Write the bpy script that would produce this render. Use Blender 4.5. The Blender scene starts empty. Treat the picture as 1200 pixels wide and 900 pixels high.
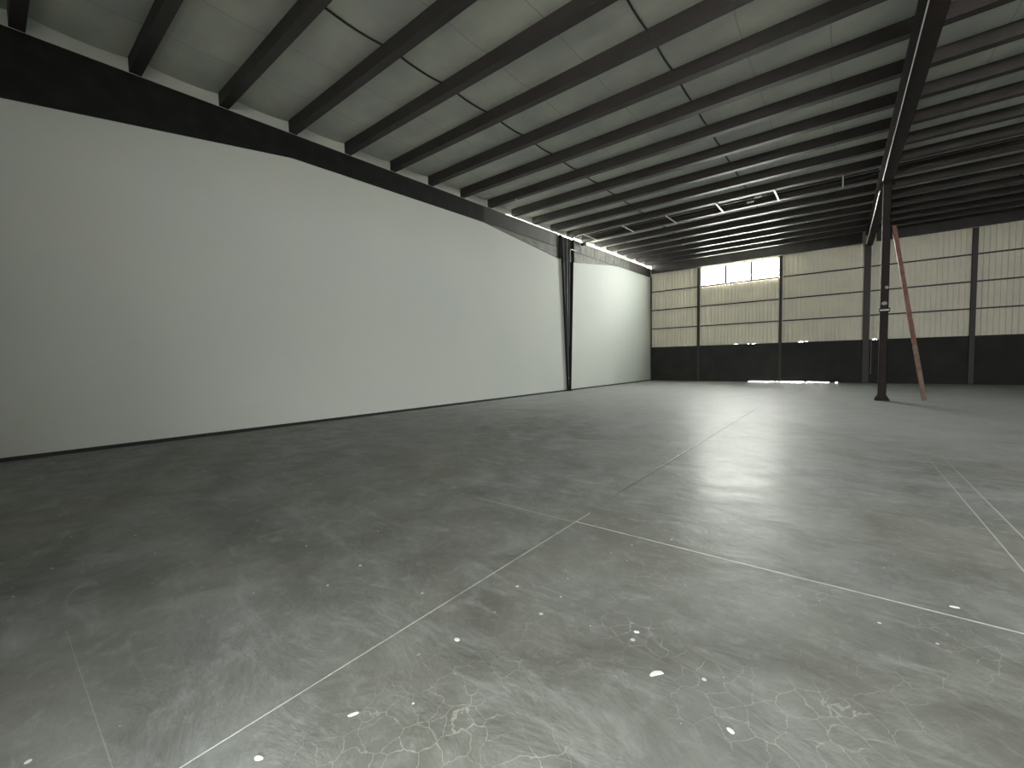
import bpy, bmesh, math, random
from mathutils import Vector, Matrix
random.seed(7)
sc = bpy.context.scene
COL = sc.collection

# ------------------------------------------------------------------ camera
F, YAW, PITCH, ROLL, CX, CH = 490.883, 0.6667, -0.0517, -0.0182, 11.1832, 1.5354
cy, sy, cp, sp = math.cos(YAW), math.sin(YAW), math.cos(PITCH), math.sin(PITCH)
fw = Vector((-sy*cp, cy*cp, sp)); rt = Vector((cy, sy, 0)); up = rt.cross(fw)
r2 = rt*math.cos(ROLL) + up*math.sin(ROLL); u2 = -rt*math.sin(ROLL) + up*math.cos(ROLL)
cam = bpy.data.cameras.new('camera'); cam.sensor_width = 36; cam.lens = F*36/1200
cam.clip_end = 300; cam.clip_start = 0.05
co = bpy.data.objects.new('camera', cam); COL.objects.link(co)
M = Matrix((r2, u2, -fw)).transposed().to_4x4(); M.translation = (CX, 0, CH)
co.matrix_world = M
sc.camera = co

# ------------------------------------------------------------------ sky, daylight portals, exposure
SKY_STRENGTH = 230.0; SKY_NEAR = 0.24
w = bpy.data.worlds.new('overcast_sky'); sc.world = w; w.use_nodes = True
wn = w.node_tree.nodes; wl = w.node_tree.links
bgn = wn['Background']; bgn.inputs[1].default_value = SKY_STRENGTH
# brighter sky on the far (sun) side
tcw = wn.new('ShaderNodeTexCoord'); spw = wn.new('ShaderNodeSeparateXYZ'); wl.new(tcw.outputs['Generated'], spw.inputs[0])
rw = wn.new('ShaderNodeMapRange'); rw.inputs[1].default_value = 0.55; rw.inputs[2].default_value = 1.0; wl.new(spw.outputs[1], rw.inputs[0])
mw = wn.new('ShaderNodeMix'); mw.data_type = 'RGBA'; wl.new(rw.outputs[0], mw.inputs[0])
mw.inputs[6].default_value = (SKY_NEAR*0.97, SKY_NEAR, SKY_NEAR*0.97, 1); mw.inputs[7].default_value = (1.0, 0.985, 0.93, 1)
wl.new(mw.outputs[2], bgn.inputs[0])
ASSUMED_DOOR = (10.3, 11.6, 1.9)          # open roller door assumed behind the camera to light the floor: x0, x1, height
BACK_Y = -1.3
FILL_OPENING = (13.6, 19.6, 4.2, 5.8)     # unseen opening added high in the back wall as fill daylight
def portal(loc, rot, sx, sy_):
    l = bpy.data.lights.new('daylight_portal', 'AREA'); l.shape = 'RECTANGLE'; l.size = sx; l.size_y = sy_
    l.cycles.is_portal = True
    o = bpy.data.objects.new('daylight_portal', l); COL.objects.link(o); o.location = loc; o.rotation_euler = rot
portal(((ASSUMED_DOOR[0]+ASSUMED_DOOR[1])/2, BACK_Y-0.15, ASSUMED_DOOR[2]/2), (math.pi/2, 0, 0), ASSUMED_DOOR[1]-ASSUMED_DOOR[0], ASSUMED_DOOR[2])
portal(((FILL_OPENING[0]+FILL_OPENING[1])/2, BACK_Y-0.15, (FILL_OPENING[2]+FILL_OPENING[3])/2), (math.pi/2, 0, 0), FILL_OPENING[1]-FILL_OPENING[0], FILL_OPENING[3]-FILL_OPENING[2])
portal((5.78, 31.3, 7.1), (-math.pi/2, 0, 0), 4.6, 1.3)
portal((-0.2, 25.2, 8.15), (0, -math.pi/2, 0), 0.35, 11.2)
sc.view_settings.view_transform = 'Standard'; sc.view_settings.look = 'None'
sc.view_settings.exposure = 0.0; sc.view_settings.gamma = 1.0
sc.view_settings.use_curve_mapping = False
sc.cycles.max_bounces = 14; sc.cycles.diffuse_bounces = 10
sc.cycles.sample_clamp_indirect = 0

# ------------------------------------------------------------------ geometry constants (metres)
D = 30.96; YC = 19.12; XR = 12.29; XE = 24.6
Z0, SL = 7.313, 0.0294
Y0, PS = 0.7975, 1.524
HB, DH = 2.45, 1.35
PD = 0.33                      # purlin depth
RD = 0.62                      # rafter depth
def rf(y): return Z0 + SL*y    # rafter top = purlin bottom

# ------------------------------------------------------------------ materials
def mat(name, col, rough=0.6, metal=0.0, noise=None, bump=None, spec=0.5):
    m = bpy.data.materials.new(name); m.use_nodes = True
    nt = m.node_tree; b = nt.nodes['Principled BSDF']
    b.inputs['Roughness'].default_value = rough; b.inputs['Metallic'].default_value = metal
    b.inputs['Specular IOR Level'].default_value = spec
    b.inputs['Base Color'].default_value = (*col, 1)
    tc = nt.nodes.new('ShaderNodeTexCoord')
    if noise:
        sc_, col2, lo, hi = noise
        n = nt.nodes.new('ShaderNodeTexNoise'); n.inputs['Scale'].default_value = sc_; n.inputs['Detail'].default_value = 6
        r = nt.nodes.new('ShaderNodeMapRange'); r.inputs[1].default_value = lo; r.inputs[2].default_value = hi
        mx = nt.nodes.new('ShaderNodeMix'); mx.data_type = 'RGBA'
        mx.inputs[6].default_value = (*col, 1); mx.inputs[7].default_value = (*col2, 1)
        nt.links.new(tc.outputs['Object'], n.inputs['Vector']); nt.links.new(n.outputs['Fac'], r.inputs[0])
        nt.links.new(r.outputs[0], mx.inputs[0]); nt.links.new(mx.outputs[2], b.inputs['Base Color'])
    if bump:
        s2, st, dist = bump
        n = nt.nodes.new('ShaderNodeTexNoise'); n.inputs['Scale'].default_value = s2; n.inputs['Detail'].default_value = 4
        bp = nt.nodes.new('ShaderNodeBump'); bp.inputs['Strength'].default_value = st; bp.inputs['Distance'].default_value = dist
        nt.links.new(tc.outputs['Object'], n.inputs['Vector'])
        nt.links.new(n.outputs['Fac'], bp.inputs['Height']); nt.links.new(bp.outputs[0], b.inputs['Normal'])
    return m

M_wall = mat('white_painted_board', (0.71, 0.725, 0.68), 0.75, noise=(0.35, (0.68, 0.71, 0.68), 0.35, 0.65), bump=(2.0, 0.1, 0.02), spec=0.12)
M_black = mat('black_steel_paint', (0.011, 0.012, 0.011), 0.55, noise=(3, (0.018, 0.018, 0.017), 0.4, 0.7), spec=0.25)
M_purlin = mat('dark_brown_steel_paint', (0.048, 0.041, 0.041), 0.5, noise=(1.5, (0.037, 0.032, 0.032), 0.4, 0.65), spec=0.3)
M_haunch = mat('grey_haunch_steel', (0.13, 0.13, 0.115), 0.6, noise=(2.5, (0.19, 0.185, 0.16), 0.4, 0.62))  # grey for the haunch pieces, tone varied by noise
M_col = mat('black_column_paint', (0.022, 0.022, 0.023), 0.7, spec=0.1, noise=(2, (0.03, 0.026, 0.025), 0.4, 0.7))
M_colr = mat('brown_column_paint', (0.032, 0.024, 0.023), 0.75, spec=0.12, noise=(2, (0.024, 0.019, 0.018), 0.4, 0.7))
M_strip = mat('grey_steel_edge', (0.13, 0.14, 0.15), 0.6, 0.0)
M_white = mat('white_pipe_paint', (0.80, 0.79, 0.72), 0.45)
M_sheet = mat('cream_wall_sheeting', (0.80, 0.75, 0.63), 0.5, noise=(1.2, (0.74, 0.70, 0.60), 0.4, 0.65))
M_base = mat('black_block_wall', (0.020, 0.019, 0.019), 0.8, noise=(1.1, (0.030, 0.028, 0.026), 0.4, 0.65), bump=(9, 0.3, 0.01))
M_girt = mat('brown_girt_paint', (0.035, 0.026, 0.024), 0.55)
M_timber = mat('reddish_brown_timber', (0.14, 0.046, 0.035), 0.65, noise=(6, (0.20, 0.085, 0.06), 0.4, 0.65), bump=(30, 0.4, 0.004))
M_timber2 = mat('pale_worn_timber', (0.20, 0.125, 0.09), 0.7, noise=(8, (0.14, 0.075, 0.055), 0.4, 0.65))
M_plaster = mat('pale_plaster', (0.80, 0.83, 0.82), 0.7)
M_bright = mat('galvanised_steel', (0.62, 0.60, 0.57), 0.35, 0.7)
M_ground = mat('pale_yard_concrete', (0.62, 0.60, 0.54), 0.9)
M_right = mat('dark_side_sheeting', (0.10, 0.10, 0.095), 0.7)
M_back = mat('grey_back_sheeting', (0.30, 0.30, 0.28), 0.7)
M_seam = mat('dark_seam_tape', (0.02, 0.02, 0.02), 0.6)
M_sticker = mat('worn_white_paper', (0.42, 0.38, 0.36), 0.7, noise=(40, (0.33, 0.29, 0.28), 0.4, 0.6))

def glass():
    m = bpy.data.materials.new('clear_window_pane'); m.use_nodes = True
    nt = m.node_tree; nt.nodes.clear()
    o = nt.nodes.new('ShaderNodeOutputMaterial'); t = nt.nodes.new('ShaderNodeBsdfTransparent'); g = nt.nodes.new('ShaderNodeBsdfGlossy')
    g.inputs['Roughness'].default_value = 0.02; t.inputs[0].default_value = (0.93, 0.95, 0.94, 1)
    mx = nt.nodes.new('ShaderNodeMixShader'); mx.inputs[0].default_value = 0.06
    nt.links.new(t.outputs[0], mx.inputs[1]); nt.links.new(g.outputs[0], mx.inputs[2]); nt.links.new(mx.outputs[0], o.inputs[0])
    return m
M_glass = glass()

def ceiling_mat():
    m = mat('white_faced_roof_insulation', (0.50, 0.50, 0.45), 0.7, bump=(5, 0.5, 0.02), spec=0.2)
    nt = m.node_tree; b = nt.nodes['Principled BSDF']
    tc = nt.nodes.new('ShaderNodeTexCoord'); sep = nt.nodes.new('ShaderNodeSeparateXYZ'); nt.links.new(tc.outputs['Object'], sep.inputs[0])
    # lap seams every 1.02 m, running down the slope, slightly wavering
    n = nt.nodes.new('ShaderNodeTexNoise'); n.inputs['Scale'].default_value = 0.8; nt.links.new(tc.outputs['Object'], n.inputs['Vector'])
    ad = nt.nodes.new('ShaderNodeMath'); ad.operation = 'MULTIPLY_ADD'; ad.inputs[1].default_value = 0.12
    nt.links.new(n.outputs['Fac'], ad.inputs[0]); nt.links.new(sep.outputs[0], ad.inputs[2])
    mo = nt.nodes.new('ShaderNodeMath'); mo.operation = 'PINGPONG'; mo.inputs[1].default_value = 0.685; nt.links.new(ad.outputs[0], mo.inputs[0])
    rg = nt.nodes.new('ShaderNodeMapRange'); rg.inputs[1].default_value = 0.0; rg.inputs[2].default_value = 0.02
    nt.links.new(mo.outputs[0], rg.inputs[0])
    n2 = nt.nodes.new('ShaderNodeTexNoise'); n2.inputs['Scale'].default_value = 0.9; n2.inputs['Detail'].default_value = 5; nt.links.new(tc.outputs['Object'], n2.inputs['Vector'])
    mx = nt.nodes.new('ShaderNodeMix'); mx.data_type = 'RGBA'; mx.inputs[6].default_value = (0.56, 0.57, 0.51, 1); mx.inputs[7].default_value = (0.44, 0.45, 0.44, 1)
    rg2 = nt.nodes.new('ShaderNodeMapRange'); rg2.inputs[1].default_value = 0.38; rg2.inputs[2].default_value = 0.65; nt.links.new(n2.outputs['Fac'], rg2.inputs[0]); nt.links.new(rg2.outputs[0], mx.inputs[0])
    mx2 = nt.nodes.new('ShaderNodeMix'); mx2.data_type = 'RGBA'; mx2.inputs[6].default_value = (0.34, 0.34, 0.32, 1)
    nt.links.new(rg.outputs[0], mx2.inputs[0]); nt.links.new(mx.outputs[2], mx2.inputs[7]); nt.links.new(mx2.outputs[2], b.inputs['Base Color'])
    return m
M_ceil = ceiling_mat()

def floor_mat():
    m = bpy.data.materials.new('trowelled_concrete'); m.use_nodes = True
    nt = m.node_tree; N = nt.nodes; L = nt.links; b = N['Principled BSDF']
    def put(sock, v):
        if hasattr(v, 'is_output') or isinstance(v, bpy.types.NodeSocket): L.new(v, sock)
        else: sock.default_value = v
    def mth(op, a, b_=0.0, c=0.0, clamp=False):
        n = N.new('ShaderNodeMath'); n.operation = op; n.use_clamp = clamp
        put(n.inputs[0], a); put(n.inputs[1], b_)
        if len(n.inputs) > 2: put(n.inputs[2], c)
        return n.outputs[0]
    def mr(v, a, b_, c=0.0, d=1.0, smooth=False):
        n = N.new('ShaderNodeMapRange'); put(n.inputs[0], v)
        if smooth: n.interpolation_type = 'SMOOTHSTEP'
        for i, q in enumerate((a, b_, c, d)): put(n.inputs[i+1], q)
        return n.outputs[0]
    def mix(f, a, b_):
        n = N.new('ShaderNodeMix'); n.data_type = 'RGBA'; put(n.inputs[0], f)
        for i, q in ((6, a), (7, b_)):
            if isinstance(q, tuple): n.inputs[i].default_value = (*q, 1)
            else: L.new(q, n.inputs[i])
        return n.outputs[2]
    tc = N.new('ShaderNodeTexCoord'); P = tc.outputs['Object']
    sep = N.new('ShaderNodeSeparateXYZ'); L.new(P, sep.inputs[0]); X, Y = sep.outputs[0], sep.outputs[1]
    def noise(scale, detail=5, rough=0.6, dist=0.0, vec=None):
        n = N.new('ShaderNodeTexNoise'); n.inputs['Scale'].default_value = scale; n.inputs['Detail'].default_value = detail
        n.inputs['Roughness'].default_value = rough; n.inputs['Distortion'].default_value = dist
        L.new(vec or P, n.inputs['Vector']); return n.outputs['Fac']
    def mapping(scale, rot=0):
        n = N.new('ShaderNodeMapping'); n.inputs['Scale'].default_value = scale; n.inputs['Rotation'].default_value = (0, 0, rot)
        L.new(P, n.inputs['Vector']); return n.outputs[0]
    big = noise(0.35, 3); med = noise(1.6, 7, 0.65, 0.6); fine = noise(9, 8, 0.7, 0.5)
    c = mix(mr(med, 0.35, 0.68), FLOOR_DARK, FLOOR_LIGHT)
    c = mix(mr(big, 0.4, 0.65, 0, 0.5), c, FLOOR_OLIVE)
    c = mix(mr(fine, 0.52, 0.8, 0, 0.5), c, FLOOR_PALE)
    # brighter light on the far floor, painted into the colour with noisy edges
    far_lit = mr(mth('MULTIPLY_ADD', noise(0.45, 6, 0.65), 9.0, Y), 10.5, 19.0, 0, 0.75, True)
    c = mix(far_lit, c, FLOOR_FAR_LIT)
    # smeared pale rubs
    st = noise(2.2, 6, 0.6, 1.2, mapping((0.6, 2.0, 1), 0.6))
    c = mix(mr(st, 0.55, 0.72, 0, 0.45), c, FLOOR_PALE)
    # trowel arcs: dark scuffs
    sc2 = noise(3.0, 5, 0.6, 2.0, mapping((2.2, 0.7, 1), -0.5))
    c = mix(mr(sc2, 0.60, 0.75, 0, 0.2), c, (0.075, 0.078, 0.078))
    # map cracks (craze) on the near slab
    wv = N.new('ShaderNodeVectorMath'); wv.operation = 'ADD'
    nn = N.new('ShaderNodeTexNoise'); nn.inputs['Scale'].default_value = 7; nn.inputs['Detail'].default_value = 4; L.new(P, nn.inputs['Vector'])
    sv = N.new('ShaderNodeVectorMath'); sv.operation = 'SCALE'; sv.inputs['Scale'].default_value = 0.11; L.new(nn.outputs['Color'], sv.inputs[0])
    L.new(P, wv.inputs[0]); L.new(sv.outputs[0], wv.inputs[1])
    vo = N.new('ShaderNodeTexVoronoi'); vo.feature = 'DISTANCE_TO_EDGE'; vo.inputs['Scale'].default_value = 7.5; L.new(wv.outputs[0], vo.inputs['Vector'])
    crack = mr(vo.outputs['Distance'], 0.004, 0.016, 1, 0)
    cm = mr(noise(1.3, 3), 0.48, 0.60)
    near = mth('MULTIPLY', mr(X, 9.2, 9.9), mth('MULTIPLY', mr(Y, 3.6, 3.2), mr(X, 12.4, 11.6)))
    crk = mth('MULTIPLY', mth('MULTIPLY', crack, cm), mth('MULTIPLY', near, 0.5))
    c = mix(crk, c, (0.50, 0.50, 0.46))
    # paint / plaster specks
    v2 = N.new('ShaderNodeTexVoronoi'); v2.feature = 'F1'; v2.inputs['Scale'].default_value = 13; L.new(P, v2.inputs['Vector'])
    sepc = N.new('ShaderNodeSeparateColor'); L.new(v2.outputs['Color'], sepc.inputs[0])
    rad = mth('MULTIPLY', mth('POWER', sepc.outputs[0], 6.0), 0.17)
    spk = mth('LESS_THAN', v2.outputs['Distance'], rad)
    spk = mth('MULTIPLY', spk, mth('GREATER_THAN', sepc.outputs[1], 0.45))
    c = mix(mth('MULTIPLY', spk, mr(Y, 5, 3.5, 0, 0.85)), c, (0.75, 0.78, 0.76))
    # sawn joints and chalk lines
    def line(coord, pos, hw, m_):
        d = mth('ABSOLUTE', mth('SUBTRACT', coord, pos))
        return mth('MULTIPLY', mr(d, hw*0.5, hw, 1, 0), m_)
    lw = mr(noise(5, 4), 0.35, 0.5, 0.55, 1.0)
    l1 = line(X, 9.21, 0.005, mth('MULTIPLY', mth('LESS_THAN', Y, 3.75), lw))
    l2 = line(Y, 3.46, 0.010, mth('MULTIPLY', mth('GREATER_THAN', X, 9.2), lw))
    l3 = line(Y, 3.44, 0.014, mth('MULTIPLY', mth('LESS_THAN', X, 9.2), mth('MULTIPLY', mth('GREATER_THAN', X, 7.9), 0.25)))
    l4 = line(X, 12.22, 0.007, mth('MULTIPLY', mr(Y, 10, 6), 0.55))
    l5 = line(X, 12.40, 0.007, mth('MULTIPLY', mr(Y, 10, 6), 0.6))
    l6 = line(Y, 0.24, 0.0025, mth('MULTIPLY', mth('GREATER_THAN', X, 7.6), mth('MULTIPLY', mth('LESS_THAN', X, 9.2), 0.2)))
    for l_ in (l1, l2, l3, l4, l5, l6): c = mix(l_, c, (0.62, 0.64, 0.60))
    dk = line(X, 9.18, 0.018, mth('MULTIPLY', mr(Y, 4.2, 4.8), mr(Y, 15.5, 14, 0, 0.75)))
    c = mix(dk, c, (0.05, 0.05, 0.05))
    L.new(c, b.inputs['Base Color'])
    ro = mr(noise(1.1, 6, 0.7, 0.8), 0.3, 0.7, FLOOR_R0, FLOOR_R1)
    L.new(ro, b.inputs['Coat Roughness']); b.inputs['Specular IOR Level'].default_value = 0.08; b.inputs['Roughness'].default_value = 0.58; b.inputs['Coat Weight'].default_value = FLOOR_SPEC
    # trowelled surface relief
    t1 = noise(1.6, 8, 0.62, 0.7, mapping((1.0, 1.5, 1), 0.3)); t2 = noise(6, 6, 0.65, 0.6)
    hgt = mth('ADD', mth('MULTIPLY', t1, 1.0), mth('MULTIPLY', t2, 0.12))
    bp = N.new('ShaderNodeBump'); bp.inputs['Strength'].default_value = 0.5; bp.inputs['Distance'].default_value = FLOOR_BUMP
    L.new(hgt, bp.inputs['Height'])
    bp2 = N.new('ShaderNodeBump'); bp2.inputs['Strength'].default_value = 0.6; bp2.inputs['Distance'].default_value = 0.004; bp2.invert = True
    L.new(mth('ADD', mth('ADD', l1, l2), dk), bp2.inputs['Height']); L.new(bp.outputs[0], bp2.inputs['Normal'])
    L.new(bp2.outputs[0], b.inputs['Normal']); L.new(bp2.outputs[0], b.inputs['Coat Normal'])
    return m
FLOOR_FAR_LIT = (0.45, 0.465, 0.455)
FLOOR_DARK = (0.135, 0.140, 0.130); FLOOR_LIGHT = (0.255, 0.265, 0.255)
FLOOR_OLIVE = (0.165, 0.16, 0.125); FLOOR_PALE = (0.36, 0.375, 0.37)
FLOOR_R0, FLOOR_R1, FLOOR_SPEC, FLOOR_BUMP = 0.18, 0.36, 0.085, 0.025
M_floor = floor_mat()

# ------------------------------------------------------------------ mesh helpers
def box(bm, x0, x1, y0, y1, z0, z1, shear=0.0):
    """axis box; shear = slope of z with y"""
    vs = []
    for x in (x0, x1):
        for y in (y0, y1):
            for z in (z0, z1): vs.append(bm.verts.new((x, y, z + shear*(y-y0))))
    for f in ((0,1,3,2),(4,6,7,5),(0,4,5,1),(2,3,7,6),(0,2,6,4),(1,5,7,3)): bm.faces.new([vs[i] for i in f])
def prism(bm, poly, axis, a, b):
    """extrude polygon (2D) along axis from a to b. axis 0: poly=(y,z); 1: poly=(x,z); 2: poly=(x,y)"""
    def P(q, t): return (t, q[0], q[1]) if axis == 0 else (q[0], t, q[1]) if axis == 1 else (q[0], q[1], t)
    A = [bm.verts.new(P(q, a)) for q in poly]; B = [bm.verts.new(P(q, b)) for q in poly]
    bm.faces.new(A); bm.faces.new(B[::-1]); n = len(poly)
    for i in range(n): bm.faces.new((A[i], B[i], B[(i+1) % n], A[(i+1) % n]))
def tube(bm, pts, r, n=10):
    pts = [Vector(p) for p in pts]; rings = []
    for i, p in enumerate(pts):
        t = (pts[min(i+1, len(pts)-1)] - pts[max(i-1, 0)]).normalized()
        a = t.orthogonal().normalized() if i == 0 else (a - t*a.dot(t)).normalized()
        b = t.cross(a)
        rings.append([bm.verts.new(p + (a*math.cos(k*2*math.pi/n) + b*math.sin(k*2*math.pi/n))*r) for k in range(n)])
    for i in range(len(rings)-1):
        for k in range(n): bm.faces.new((rings[i][k], rings[i][(k+1) % n], rings[i+1][(k+1) % n], rings[i+1][k]))
    bm.faces.new(rings[0][::-1]); bm.faces.new(rings[-1])
def obj(name, bm, m, parent=None, loc=None):
    bmesh.ops.recalc_face_normals(bm, faces=bm.faces)
    me = bpy.data.meshes.new(name); bm.to_mesh(me); bm.free(); me.materials.append(m)
    o = bpy.data.objects.new(name, me); COL.objects.link(o)
    if loc: o.location = loc
    if parent: o.parent = parent
    return o
def NB(): return bmesh.new()
def tag(o, label, cat, group=None):
    o['label'] = label; o['category'] = cat
    if group: o['group'] = group
    return o
def thing(name, label, cat, loc=(0, 0, 0), group=None):
    o = bpy.data.objects.new(name, None); COL.objects.link(o); o.location = loc; o.empty_display_size = 0.2
    return tag(o, label, cat, group)
def struct(name, bm, m, parent=None):
    o = obj(name, bm, m, parent)
    if not parent: o['kind'] = 'structure'
    return o

# ------------------------------------------------------------------ the shell
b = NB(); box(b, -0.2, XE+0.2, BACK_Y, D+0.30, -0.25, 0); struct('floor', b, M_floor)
b = NB(); box(b, -60, 85, -60, 90, -0.6, -0.26); struct('ground', b, M_ground)
b = NB(); prism(b, [(BACK_Y, -0.1), (D+0.05, -0.1), (D+0.05, rf(D)-0.05), (BACK_Y, rf(BACK_Y)-0.05)], 0, -0.12, 0); struct('wall_left', b, M_wall)
b = NB(); prism(b, [(BACK_Y, -0.1), (D+0.3, -0.1), (D+0.3, rf(D)+PD), (BACK_Y, rf(BACK_Y)+PD)], 0, XE, XE+0.15); struct('wall_right', b, M_right)
b = NB()
box(b, -0.2, ASSUMED_DOOR[0], BACK_Y-0.15, BACK_Y, 0, rf(BACK_Y)+PD+0.02)
box(b, ASSUMED_DOOR[1], FILL_OPENING[0], BACK_Y-0.15, BACK_Y, 0, rf(BACK_Y)+PD+0.02)
box(b, FILL_OPENING[1], XE+0.2, BACK_Y-0.15, BACK_Y, 0, rf(BACK_Y)+PD+0.02)
box(b, FILL_OPENING[0], FILL_OPENING[1], BACK_Y-0.15, BACK_Y, 0, FILL_OPENING[2]); box(b, FILL_OPENING[0], FILL_OPENING[1], BACK_Y-0.15, BACK_Y, FILL_OPENING[3], rf(BACK_Y)+PD+0.02)
box(b, ASSUMED_DOOR[0], ASSUMED_DOOR[1], BACK_Y-0.15, BACK_Y, ASSUMED_DOOR[2], rf(BACK_Y)+PD+0.02)
struct('wall_back', b, M_back)
b = NB(); box(b, 0.0, 0.015, BACK_Y, D-0.02, 0.0, 0.07); struct('baseboard_left', b, M_seam)

# far wall: dark base wall with three daylight slits along the floor
slits = [(6.42, 7.84), (7.95, 9.41), (9.53, 10.62), (10.92, 11.02)]
b = NB(); box(b, -0.1, XE+0.1, D, D+0.2, 0.035, HB)
x = -0.1
for s0, s1 in slits: box(b, x, s0, D, D+0.2, 0, 0.035); x = s1
box(b, x, XE+0.1, D, D+0.2, 0, 0.035)
struct('wall_far', b, M_base)
# corrugated sheeting above it, one sheet field between posts
def sheet(x0, x1, z0, z1, lift=()):
    b = NB(); pitch = 0.205; prof = []
    x = x0
    while x < x1 - 1e-4:
        for dx, dy in ((0, 0), (0.095, 0), (0.105, -0.075), (0.180, -0.075), (0.190, 0)):
            if x+dx <= x1: prof.append((x+dx, D+0.10+dy))
        x += pitch
    prof.append((x1, D+0.10))
    lo, hi = [], []
    for px, py in prof:
        zz = z0 + (0.007 if any(a <= px <= c for a, c in lift) else 0)
        lo.append(b.verts.new((px, py, zz))); hi.append(b.verts.new((px, py, z1)))
    for i in range(len(lo)-1): b.faces.new((lo[i], lo[i+1], hi[i+1], hi[i]))
    o = struct('wall_far_sheeting', b, M_sheet)
    md = o.modifiers.new('thick', 'SOLIDIFY'); md.thickness = 0.006; md.offset = 1
    return o
posts = [3.36, 8.16, 12.24, 16.31, 20.4]
WZ0, WZ1 = 6.52, 7.74
sheet(-0.1, posts[0], HB, 8.66)
sheet(posts[0], posts[1], HB, WZ0, lift=[(5.55, 5.75), (6.38, 6.5), (6.62, 6.75)])
sheet(posts[0], posts[1], WZ1, 8.66)
sheet(posts[1], posts[2], HB, 8.66, lift=[(9.15, 9.32), (9.42, 9.55)])
sheet(posts[2], posts[3], HB, 8.66, lift=[(12.5, 12.68)])
sheet(posts[3], posts[4], HB, 8.66)
sheet(posts[4], XE+0.1, HB, 8.66)

# window
wf = NB(); e = 0.05; wx0, wx1 = 3.48, 8.07
box(wf, wx0, wx1, D-0.02, D+0.06, WZ0, WZ0+e); box(wf, wx0, wx1, D-0.02, D+0.06, WZ1-e, WZ1)
box(wf, wx0, wx0+e, D-0.02, D+0.06, WZ0, WZ1); box(wf, wx1-e, wx1, D-0.02, D+0.06, WZ0, WZ1)
win = struct('window_1', wf, M_white)
for xm in (5.03, 6.52):
    b = NB(); box(b, xm-0.075, xm+0.075, D-0.015, D+0.055, WZ0+e, WZ1-e); obj('mullion', b, M_strip, win)
for a, c in ((wx0+e, 4.96), (5.10, 6.45), (6.59, wx1-e)):
    b = NB(); box(b, a, c, D+0.02, D+0.026, WZ0+e, WZ1-e); obj('pane', b, M_glass, win)
# blocking beside the window (jamb flashing)
b = NB(); box(b, 3.36, wx0, D+0.02, D+0.09, WZ0, WZ1); box(b, wx1, 8.16, D+0.02, D+0.09, WZ0, WZ1); struct('trim_1', b, M_sheet)

# roof: sagging white-faced insulation between purlins, outer skin above
b = NB(); nx = [-0.6, 25.2]; ys = []
k = -3
edges = []
for i in range(-3, 21): edges.append(Y0 + PS*i)
rows = []
for i in range(len(edges)-1):
    for t in range(8):
        tt = t/8; y = edges[i] + PS*tt
        rows.append((y, rf(y)+PD - 0.075*(4*tt*(1-tt))**0.8))
rows.append((edges[-1], rf(edges[-1])+PD)); rows.append((D+0.4, rf(D+0.4)+PD))
rows = [r for r in rows if r[0] <= D+0.41]
V = [[b.verts.new((x, y, z)) for x in nx] for y, z in rows]
T = [[b.verts.new((x, y, rf(y)+PD+0.12)) for x in nx] for y in (rows[0][0], rows[-1][0])]
for i in range(len(V)-1): b.faces.new((V[i][0], V[i][1], V[i+1][1], V[i+1][0]))
b.faces.new((T[0][0], T[1][0], T[1][1], T[0][1]))
b.faces.new((V[0][0], T[0][0], T[0][1], V[0][1])); b.faces.new((V[-1][1], T[1][1], T[1][0], V[-1][0]))
b.faces.new([r[0] for r in V[::-1]] + [T[0][0], T[1][0]]); b.faces.new([r[1] for r in V] + [T[1][1], T[0][1]])
ce = struct('ceiling', b, M_ceil)
# dark roof seams
ybot = {}
for n_, xs in enumerate((4.06, 8.15, 16.4, 20.5)):
    b = NB()
    pr = [(y, z) for y, z in rows if -1 < y < D]
    for (ya, za), (yb, zb) in zip(pr[:-1], pr[1:]):
        vs = [b.verts.new((x, y, z + dz)) for dz in (-0.03, 0.0) for x, y, z in ((xs-0.014, ya, za), (xs+0.014, ya, za), (xs+0.014, yb, zb), (xs-0.014, yb, zb))]
        for f in ((0,1,2,3), (4,7,6,5), (0,4,5,1), (1,5,6,2), (2,6,7,3), (3,7,4,0)): b.faces.new([vs[q] for q in f])
    struct('trim_%d' % (n_+2), b, M_seam)
# closure above the left rafter: white sheet, a crack of daylight at its foot, wider past the column
b = NB()
box(b, -0.03, 0.0, BACK_Y, 12.0, rf(BACK_Y)-0.04, rf(BACK_Y)+PD+0.05, SL)
box(b, -0.03, 0.0, 12.0, 14.0, rf(12.0)+0.008, rf(12.0)+PD+0.05, SL)
box(b, -0.03, 0.0, 14.0, 19.7, rf(14.0)+0.035, rf(14.0)+PD+0.05, SL)
box(b, -0.03, 0.0, 19.7, D+0.1, rf(19.7)+0.115, rf(19.7)+PD+0.05, SL)
struct('trim_6', b, M_wall)

# ------------------------------------------------------------------ rafters
def rafter_profile_obj(name, m, x_c, y0, y1, dep0, dep1, parent, fw_=0.13, side=0):
    """web + flanges of a rafter piece; side=1 shows only the half on +x of the wall"""
    b = NB()
    xa, xb = (x_c, x_c+fw_) if side else (x_c-fw_, x_c+fw_)
    wa, wb = (x_c, x_c+0.012) if side else (x_c-0.006, x_c+0.006)
    prism(b, [(y0, rf(y0)), (y1, rf(y1)), (y1, rf(y1)-dep1), (y0, rf(y0)-dep0)], 0, wa, wb)
    prism(b, [(y0, rf(y0)), (y1, rf(y1)), (y1, rf(y1)-0.014), (y0, rf(y0)-0.014)], 0, xa, xb)
    prism(b, [(y0, rf(y0)-dep0+0.014), (y1, rf(y1)-dep1+0.014), (y1, rf(y1)-dep1), (y0, rf(y0)-dep0)], 0, xa, xb)
    return obj(name, b, m, parent)
lr = thing('roof_rafter', 'long black rafter along the top of the white wall, grey haunches at the wall column', 'rafter', (0, 0, 0))
LH = 0.035
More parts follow.
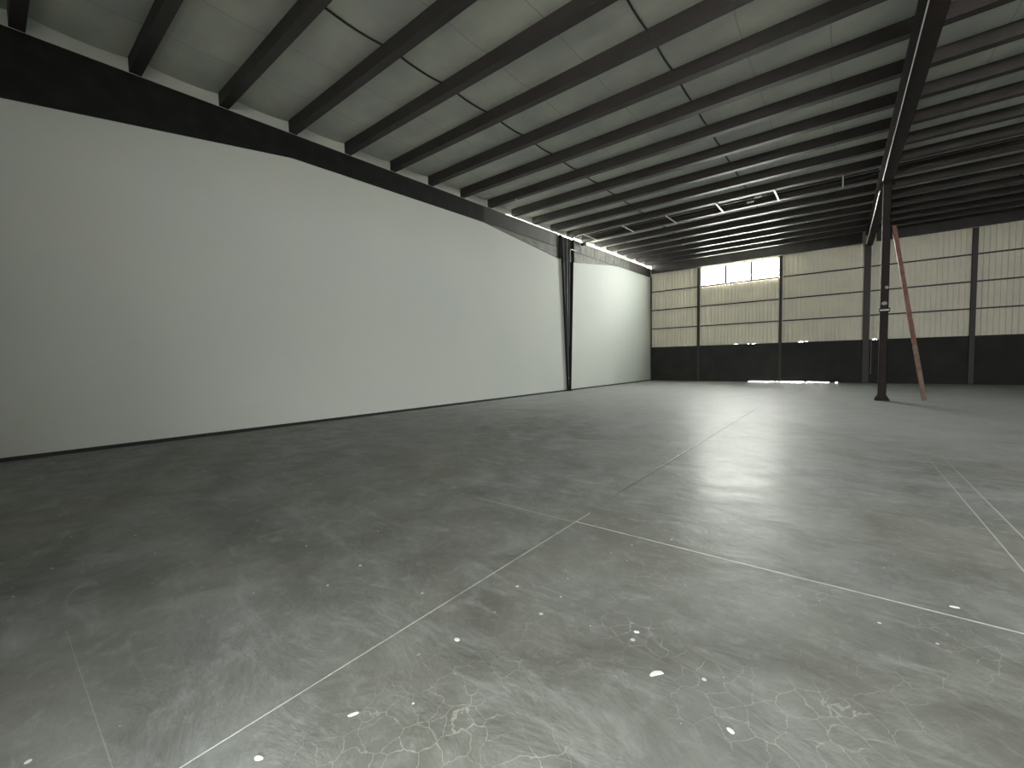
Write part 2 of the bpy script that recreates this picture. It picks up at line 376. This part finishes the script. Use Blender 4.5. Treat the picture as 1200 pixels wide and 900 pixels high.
rafter_profile_obj('web', M_black, 0.002, BACK_Y+0.01, 5.25, 1.42, 0.60, lr, LH, 1)
rafter_profile_obj('web', M_black, 0.002, 5.25, 12.6, 0.60, 0.62, lr, LH, 1)
M_fade = mat('black_to_grey_steel', (0.012, 0.012, 0.011), 0.6)
def fade(m):   # steel colour turns from black to grey towards the column end
    nt = m.node_tree; bs = nt.nodes['Principled BSDF']; tc = nt.nodes.new('ShaderNodeTexCoord'); s = nt.nodes.new('ShaderNodeSeparateXYZ')
    nt.links.new(tc.outputs['Object'], s.inputs[0]); n = nt.nodes.new('ShaderNodeTexNoise'); n.inputs['Scale'].default_value = 1.5; n.inputs['Detail'].default_value = 6
    nt.links.new(tc.outputs['Object'], n.inputs['Vector'])
    a = nt.nodes.new('ShaderNodeMath'); a.operation = 'MULTIPLY_ADD'; a.inputs[1].default_value = 3.0; nt.links.new(n.outputs['Fac'], a.inputs[0]); nt.links.new(s.outputs[1], a.inputs[2])
    r = nt.nodes.new('ShaderNodeMapRange'); r.inputs[1].default_value = 13.5; r.inputs[2].default_value = 18.3; nt.links.new(a.outputs[0], r.inputs[0])
    mx = nt.nodes.new('ShaderNodeMix'); mx.data_type = 'RGBA'; mx.inputs[6].default_value = (0.012, 0.012, 0.011, 1); mx.inputs[7].default_value = (0.115, 0.112, 0.10, 1)
    nt.links.new(r.outputs[0], mx.inputs[0]); nt.links.new(mx.outputs[2], bs.inputs['Base Color'])
fade(M_fade)
rafter_profile_obj('web', M_fade, 0.002, 12.6, 17.35, 0.62, 0.62, lr, LH, 1)
rafter_profile_obj('web', M_haunch, 0.002, 17.35, 18.15, 0.62, 0.62, lr, LH, 1)
rafter_profile_obj('web', M_haunch, 0.002, 19.5, 27.0, 0.62, 0.62, lr, LH, 1)
M_brn = mat('brown_steel_paint', (0.07, 0.052, 0.05), 0.55, noise=(2, (0.05, 0.04, 0.04), 0.4, 0.6))
rafter_profile_obj('web', M_brn, 0.002, 27.0, D-0.02, 0.62, 0.64, lr, LH, 1)
def haunch(y0, y1, d0, d1):
    b = NB(); g = 0.622
    prism(b, [(y0, rf(y0)-g), (y1, rf(y1)-g), (y1, rf(y1)-d1), (y0, rf(y0)-d0)], 0, 0.004, 0.018)
    prism(b, [(y0, rf(y0)-d0+0.01), (y1, rf(y1)-d1+0.01), (y1, rf(y1)-d1), (y0, rf(y0)-d0)], 0, 0.002, 0.037)
    return obj('haunch', b, M_haunch, lr)
haunch(12.6, 18.15, 0.625, 1.19); haunch(19.5, 24.8, 1.18, 0.63)
# plate stiffeners past the column
for y in (20.4, 22.0, 23.4, 24.6, 26.0):
    b = NB(); box(b, 0.014, 0.03, y, y+0.012, rf(y)-0.61, rf(y)-0.015); obj('stiffener', b, M_haunch, lr)

rr = thing('roof_rafter', 'dark steel rafter overhead meeting the free-standing column, between the two roof bays', 'rafter', (XR, 0, 0))
def rp(y0, y1, d0, d1):
    b = NB()
    prism(b, [(y0, rf(y0)), (y1, rf(y1)), (y1, rf(y1)-d1), (y0, rf(y0)-d0)], 0, -0.006, 0.006)
    w_ = 0.13
    prism(b, [(y0, rf(y0)-0.001), (y1, rf(y1)-0.001), (y1, rf(y1)-0.016), (y0, rf(y0)-0.016)], 0, -w_-0.05, w_+0.05)
    prism(b, [(y0, rf(y0)-d0+0.016), (y1, rf(y1)-d1+0.016), (y1, rf(y1)-d1), (y0, rf(y0)-d0)], 0, -w_, w_)
    return obj('web', b, M_colr, rr)
rp(BACK_Y+0.01, 18.9, 0.6, 0.6); rp(18.9, 19.4, 0.6, 0.6); rp(19.4, D-0.15, 0.6, 0.6)

# ------------------------------------------------------------------ columns
# tapered column against the white wall
tcol = thing('tapered_column', 'black tapered steel column standing against the white wall', 'column', (0, 18.9, 0))
ty = 18.9
def tb(name, poly, x0, x1, m):      # poly in absolute (y,z)
    b = NB(); prism(b, [(y-ty, z) for y, z in poly], 0, x0, x1); return obj(name, b, m, tcol)
zt = rf(19)-0.62
near_b, near_t, far_b, far_t = 18.80, 18.32, 19.06, 19.50
tb('web', [(near_b+0.01, 0.02), (far_b-0.01, 0.02), (far_t-0.01, rf(19.5)-0.02), (near_t+0.01, rf(18.3)-0.02)], 0.002, 0.016, M_col)
tb('flange', [(near_b, 0.02), (near_b+0.03, 0.02), (near_t+0.03, rf(18.3)-0.02), (near_t, rf(18.3)-0.02)], 0.0, 0.12, M_col)
tb('flange', [(far_b-0.03, 0.02), (far_b, 0.02), (far_t, rf(19.5)-0.02), (far_t-0.03, rf(19.5)-0.02)], 0.0, 0.12, M_col)
tb('end_plate', [(18.16, rf(18.2)-1.19), (18.19, rf(18.2)-1.19), (18.19, rf(18.2)-0.02), (18.16, rf(18.2)-0.02)], 0.002, 0.12, M_col)
tb('end_plate', [(19.52, rf(19.5)-1.19), (19.56, rf(19.5)-1.19), (19.56, rf(19.5)-0.02), (19.52, rf(19.5)-0.02)], 0.002, 0.10, M_col)
tb('stiffener', [(18.92, 0.3), (18.945, 0.3), (18.87, rf(18.9)-0.02), (18.845, rf(18.9)-0.02)], 0.014, 0.06, M_strip)
tb('stiffener', [(19.03, 2.3), (19.045, 2.3), (19.22, rf(19.2)-0.02), (19.195, rf(19.2)-0.02)], 0.014, 0.05, M_strip)
tb('base_plate', [(18.74, 0.0), (19.12, 0.0), (19.12, 0.02), (18.74, 0.02)], 0.0, 0.16, M_col)
b = NB(); box(b, 0.121, 0.126, -0.12, -0.06, 0.62, 0.72); obj('label_tag', b, M_sticker, tcol)

# free-standing column
fc = thing('steel_column', 'dark free-standing steel column on a flared base plate, the leaning pole behind it', 'column', (XR, YC, 0))
ztop = rf(YC)-0.6
b = NB()
box(b, -0.105, 0.105, -0.15, -0.138, 0.02, ztop); box(b, -0.105, 0.105, 0.138, 0.15, 0.02, ztop)
box(b, -0.105, -0.093, -0.15, 0.15, 0.02, ztop); box(b, 0.093, 0.105, -0.15, 0.15, 0.02, ztop)
obj('shaft', b, M_colr, fc)
b = NB(); box(b, -0.19, 0.19, -0.22, 0.22, 0, 0.03)
obj('base_plate', b, M_colr, fc)
for s in (-1, 1):
    b = NB(); prism(b, [(s*0.105, 0.03), (s*0.185, 0.03), (s*0.185, 0.06), (s*0.105, 0.20)], 1, -0.155, -0.14); obj('gusset', b, M_colr, fc)
    b = NB(); prism(b, [(s*0.105, 0.03), (s*0.185, 0.03), (s*0.185, 0.06), (s*0.105, 0.20)], 1, 0.14, 0.155); obj('gusset', b, M_colr, fc)
b = NB(); box(b, -0.2, 0.2, -0.2, 0.2, ztop-0.02, ztop-0.002); obj('cap_plate', b, M_colr, fc)
def blob(name, cx_, cz, rx, rz, y, m, parent):
    b = NB(); n = 14; poly = []
    for k in range(n):
        a = k*2*math.pi/n; q = 1+random.uniform(-0.12, 0.12); poly.append((cx_+rx*q*math.cos(a), cz+rz*q*math.sin(a)))
    prism(b, poly, 1, y-0.004, y); o = obj(name, b, m, parent); return o
s1 = blob('sticker', 0.045, 3.82, 0.05, 0.055, -0.15, M_sticker, fc); s1['label'] = 'pale worn sticker, upper'
s2 = blob('sticker', -0.005, 3.29, 0.072, 0.06, -0.15, M_sticker, fc); s2['label'] = 'pale worn sticker, lower'
b = NB(); box(b, -0.14, 0.14, -0.18, -0.15, 3.00, 3.13); br = obj('bracket', b, M_black, fc)
b = NB(); box(b, -0.12, 0.12, -0.186, -0.18, 3.05, 3.085); obj('strip', b, M_plaster, br)

# end wall posts and roof-edge rafter
pl = ['dark post of the far wall at the left end of the window',
      'dark post of the far wall at the right end of the window',
      'wide dark post of the far wall just left of the free-standing column',
      'dark post of the far wall right of the leaning pole', 'dark post of the far wall beyond the right side']
for i, px in enumerate(posts[:4]):
    hw = (0.065, 0.065, 0.14, 0.095)[i]
    b = NB(); z1 = rf(D)-0.45
    box(b, -hw, hw, 0, 0.012, 0, z1); box(b, -hw, hw, 0.13, 0.142, 0, z1); box(b, -0.006, 0.006, 0.012, 0.13, 0, z1)
    o = obj('wall_post', b, M_white if False else M_girt, None, (px, D-0.145, 0)); tag(o, pl[i], 'post', 'posts of the far wall')
b = NB(); box(b, 0.12, XR-0.3, 0, 0.16, rf(D)-0.40, rf(D)+0.23)
o = obj('end_rafter', b, M_purlin, None, (0, D-0.16, 0)); tag(o, 'dark eave beam across the top of the far wall over the window', 'beam')
b = NB(); box(b, XR+0.3, XE-0.01, 0, 0.16, rf(D)-0.40, rf(D)+0.23)
o = obj('end_rafter', b, M_purlin, None, (0, D-0.16, 0)); tag(o, 'dark eave beam across the top of the far wall, right of the free-standing column', 'beam')
b = NB(); box(b, 0.04, 0.10, D-0.10, D-0.02, 0.07, rf(D)-0.64); o = obj('corner_trim', b, M_girt); tag(o, 'brown corner angle where the white wall meets the far wall', 'trim')

bays = [(0.1, posts[0]-0.1, 'between the white wall and the window'), (posts[0]+0.1, posts[1]-0.1, 'below the window'),
        (posts[1]+0.1, posts[2]-0.155, 'between the window and the free-standing column'), (posts[2]+0.155, posts[3]-0.1, 'behind the leaning pole'),
        (posts[3]+0.1, XE-0.02, 'at the right edge of the photo')]
lev = ['lowest', 'middle', 'highest']
for bi, (a, c, nm) in enumerate(bays):
    for k in range(3):
        z = HB + DH*(k+1)
        b = NB()
        box(b, a, c, -0.008, 0.0, -0.035, 0.035); box(b, a, c, 0, 0.055, 0.027, 0.035); box(b, a, c, 0, 0.055, -0.035, -0.027)
        o = obj('wall_girt', b, M_girt, None, (0, D-0.005, z))
        tag(o, '%s thin dark girt on the cream sheeting %s' % (lev[k], nm), 'girt', 'girts of the far wall')
# cap on the base wall
# ------------------------------------------------------------------ purlins (C sections, lips up)
def purlin_mesh(L):
    b = NB(); t = 0.012; d = PD-0.003; w_ = 0.19
    box(b, 0, L, -w_, -w_+t, 0, d)             # web towards the viewer
    box(b, 0, L, -w_+t, 0, 0, t)               # bottom flange
    box(b, 0, L, -w_+t, 0, d-t, d)             # top flange
    box(b, 0, L, -t, 0, t, 0.045)              # lip
    bmesh.ops.recalc_face_normals(b, faces=b.faces)
    me = bpy.data.meshes.new('roof_purlin'); b.to_mesh(me); b.free(); me.materials.append(M_purlin); return me
ords = ['first', 'second', 'third', 'fourth', 'fifth', 'sixth', 'seventh', 'eighth', 'ninth', 'tenth', 'eleventh', 'twelfth', 'thirteenth', 'fourteenth', 'fifteenth']
def plabel(i, side):
    s = 'left bay' if side == 0 else 'right bay'
    if i == 12: return 'dark roof purlin in the %s right beside the wall column, before the twin pipes' % s
    if i == 13: return 'dark roof purlin in the %s just beyond the twin pipes' % s
    if i < 12: return 'dark roof purlin in the %s, %s towards the viewer from the twin pipes' % (s, ords[12-i])
    return 'dark roof purlin in the %s, %s from the far wall' % (s, ords[19-i])
pm = [purlin_mesh(XR+0.0-0.05-0.005), purlin_mesh(XE-XR-0.01)]
for i in range(0, 20):
    y = Y0 + PS*i
    for side in (0, 1):
        if side == 1 and i < 3: continue
        o = bpy.data.objects.new('roof_purlin', pm[side]); COL.objects.link(o)
        o.location = ((0.05, XR+0.003)[side], y, rf(y)+0.002 - 0*SL)
        tag(o, plabel(i, side), 'purlin', ('purlins of the left roof bay', 'purlins of the right roof bay')[side])

# ------------------------------------------------------------------ twin pipes on short bars, under the purlins by the column line
for k, (yy, nm) in enumerate(((19.62, 'nearer'), (20.12, 'farther'))):
    z = rf(yy)+0.10
    b = NB(); tube(b, [(0.25, yy, z), (XR-0.2, yy, z)], 0.032); o = obj('overhead_pipe', b, M_purlin); tag(o, '%s of two long brown pipes under the left roof bay by the columns' % nm, 'pipe')
    x = (8.44, 8.1)[k]; b = NB(); tube(b, [(x-0.13, yy, z-0.01), (x-0.10, yy, z-0.01), (x+0.10, yy, z-0.01), (x+0.13, yy, z-0.01)], 0.05, 12)
    q = obj('coupling', b, M_white, o); q['label'] = 'small white coupling'
    b = NB(); tube(b, [(XR+0.2, yy+0.2*k, z), (XE-0.01, yy+0.2*k, z)], 0.032); o = obj('overhead_pipe', b, M_purlin); tag(o, '%s of two long brown pipes under the right roof bay' % nm, 'pipe')
wh = ['nearest the white wall', 'second from the white wall', 'third from the white wall', 'fourth from the white wall', 'just right of the two pipe couplings', 'nearest the free-standing column']
for k in range(6):
    x = 0.91 + 2.04*k; b = NB(); ya, yb = 19.0, 20.5
    prism(b, [(ya, rf(ya)-0.03), (yb, rf(yb)-0.03), (yb, rf(yb)-0.003), (ya, rf(ya)-0.003)], 0, -0.022, 0.022)
    for yy in (19.62, 20.12): tube(b, [(0.0, yy, rf(yy)-0.004), (0.0, yy, rf(yy)+0.03)], 0.008, 6)
    o = obj('hanger_bar', b, M_bright, None, (x, 0, 0)); tag(o, 'short bright bar across the twin pipes, %s' % wh[k], 'bar', 'bright bars under the twin pipes')

# white pipes along the rafter top past the wall column, with a dark reel at their start
for k, (xx, dz) in enumerate(((0.16, 0.03), (0.28, 0.045), (0.40, -0.04))):
    y1 = (30.6, 29.5, 21.2)[k]; y0_ = (20.6, 21.0, 19.3)[k]
    if k < 2:
        b = NB(); tube(b, [(xx, y0_, rf(y0_)-0.06+dz), (xx, y1, rf(y1)-0.06+dz)], 0.022, 8)
        o = obj('white_pipe', b, M_white); tag(o, '%s of two thin white pipes running above the rafter past the wall column' % ('wall-side', 'room-side')[k], 'pipe')
b = NB()
tube(b, [(0.10, 20.3, rf(20.3)-0.14), (0.34, 20.3, rf(20.3)-0.14)], 0.085, 14)
rl = tag(obj('pipe_reel', b, M_girt), 'small brown round fitting where the white pipes begin beside the wall column', 'fitting')
b = NB(); tube(b, [(0.34, 20.3, rf(20.3)-0.14), (0.36, 20.3, rf(20.3)-0.14)], 0.11, 14); obj('rim', b, M_black, rl)
b = NB(); tube(b, [(0.08, 20.3, rf(20.3)-0.14), (0.10, 20.3, rf(20.3)-0.14)], 0.11, 14); obj('rim', b, M_bright, rl)

# conduit over the haunches
b = NB()
pts = [(0.055, 12.7, rf(12.7)-0.625), (0.055, 18.12, rf(18.1)-0.645)]
tube(b, pts, 0.013, 8); o = obj('conduit', b, M_seam); tag(o, 'thin dark conduit along the rafter haunch left of the wall column', 'conduit')
b = NB(); tube(b, [(0.15, 19.06, rf(19)-1.25), (0.15, 19.06, rf(19)-0.66), (0.15, 19.1, rf(19)-0.60), (0.15, 19.2, rf(19)-0.585), (0.15, 19.7, rf(19.7)-0.60)], 0.02, 8)
o = obj('conduit_elbow', b, M_white); tag(o, 'small white conduit elbow crossing the wall column near its top', 'conduit')
b = NB(); tube(b, [(0.055, 19.75, rf(19.7)-0.61), (0.055, 24.9, rf(24.9)-0.66)], 0.013, 8)
o = obj('conduit', b, M_seam); tag(o, 'thin dark conduit along the rafter haunch right of the wall column', 'conduit')

# bright tube added on the right rafter edge to draw its highlight
b = NB(); tube(b, [(XR-0.145, 1.0, rf(1)-0.6), (XR-0.145, 18.6, rf(18.6)-0.6)], 0.011, 8)
o = obj('conduit', b, M_bright); tag(o, 'thin bright tube added as a highlight along the left edge of the overhead rafter, before the free-standing column', 'conduit')  # stands in for the edge highlight, not a conduit
b = NB(); tube(b, [(XR-0.15, 19.8, rf(19.8)-0.6), (XR-0.15, 30.3, rf(30.3)-0.6)], 0.016, 8)
o = obj('conduit', b, M_bright); tag(o, 'thin bright tube added as a highlight along the overhead rafter, between free-standing column and far wall', 'conduit')  # stands in for the edge highlight, not a conduit
b = NB(); tube(b, [(12.47, D-0.03, 0.5), (12.48, D-0.03, 2.42)], 0.014, 8)
o = obj('conduit', b, M_bright); tag(o, 'thin pale vertical conduit on the black base wall left of the free-standing column', 'conduit')
# little pale clips under the purlins
for x, yy, nm in ((4.0, Y0+PS*16, 'far off above the left end of the window'), (1.42, Y0+PS*8, 'near the white wall')):
    b = NB(); tube(b, [(x, yy-0.1, rf(yy)-0.05), (x, yy-0.1, rf(yy))], 0.028, 8)
    o = obj('purlin_clip', b, M_white); tag(o, 'tiny white clip under a roof purlin, %s' % nm, 'clip', 'white clips under the purlins')

# ------------------------------------------------------------------ leaning pole
p0 = Vector((13.36, YC+0.10, 0.0)); p1 = Vector((12.475, YC-0.02, 5.85))
ax = (p1-p0); Lp = ax.length
pole = thing('leaning_pole', 'reddish brown timber pole leaning against the free-standing column', 'pole', p0)
pole.rotation_euler = ax.to_track_quat('Z', 'Y').to_euler()
b = NB(); hw = 0.055
box(b, -hw, hw, -hw, hw, 1.9, Lp)
bmesh.ops.bevel(b, geom=b.edges[:], offset=0.012, segments=2, affect='EDGES')
obj('upper_length', b, M_timber, pole)
b = NB(); box(b, -hw-0.002, hw+0.002, -hw, hw, 0.03, 1.9)
bmesh.ops.bevel(b, geom=b.edges[:], offset=0.014, segments=2, affect='EDGES')
lo = obj('lower_length', b, M_timber2, pole); lo['label'] = 'paler worn lower length'
b = NB(); box(b, -hw-0.008, -hw-0.0, -0.03, 0.03, Lp-0.9, Lp-0.02); obj('edge_strip', b, M_plaster, pole)  # pale strip down the upper left edge of the pole

# ------------------------------------------------------------------ plaster chips on the floor
chips = [(10.50, 1.97, 0.05, 0.028, 0.9, 'largest pale plaster chip, half-moon shaped, on the near floor'),
         (10.85, 1.84, 0.022, 0.013, -0.4, 'oval white plaster chip right of the half-moon chip'),
         (9.53, 1.565, 0.022, 0.016, 0.2, 'pale plaster scrap just right of the long white joint line'),
         (9.52, 0.94, 0.032, 0.011, 1.1, 'long pale plaster scrap near the lower end of the joint line'),
         (9.41, 0.60, 0.026, 0.013, 0.5, 'pale plaster scrap at the bottom edge by the joint line'),
         (10.30, 2.22, 0.020, 0.013, 0.3, 'pale round plaster chip beyond the half-moon chip'),
         (11.75, 3.59, 0.035, 0.014, 0.2, 'flat pale plaster flake beyond the cross joint on the right')]
for x, y, ra, rb, an, lb in chips:
    b = NB(); n = 16; poly = []
    for k in range(n):
        a = k*2*math.pi/n; q = 1+random.uniform(-0.1, 0.1); u, v = ra*math.cos(a)*q, rb*math.sin(a)*q
        if ra > 0.045 and v < -0.3*rb: v = -0.3*rb
        poly.append((u*math.cos(an)-v*math.sin(an), u*math.sin(an)+v*math.cos(an)))
    prism(b, [(u*0.72, v*0.72) for u, v in poly], 2, 0, 0.003)
    o = obj('plaster_chip', b, M_plaster, None, (x, y, 0.0)); tag(o, lb, 'plaster chip', 'plaster chips on the near floor')
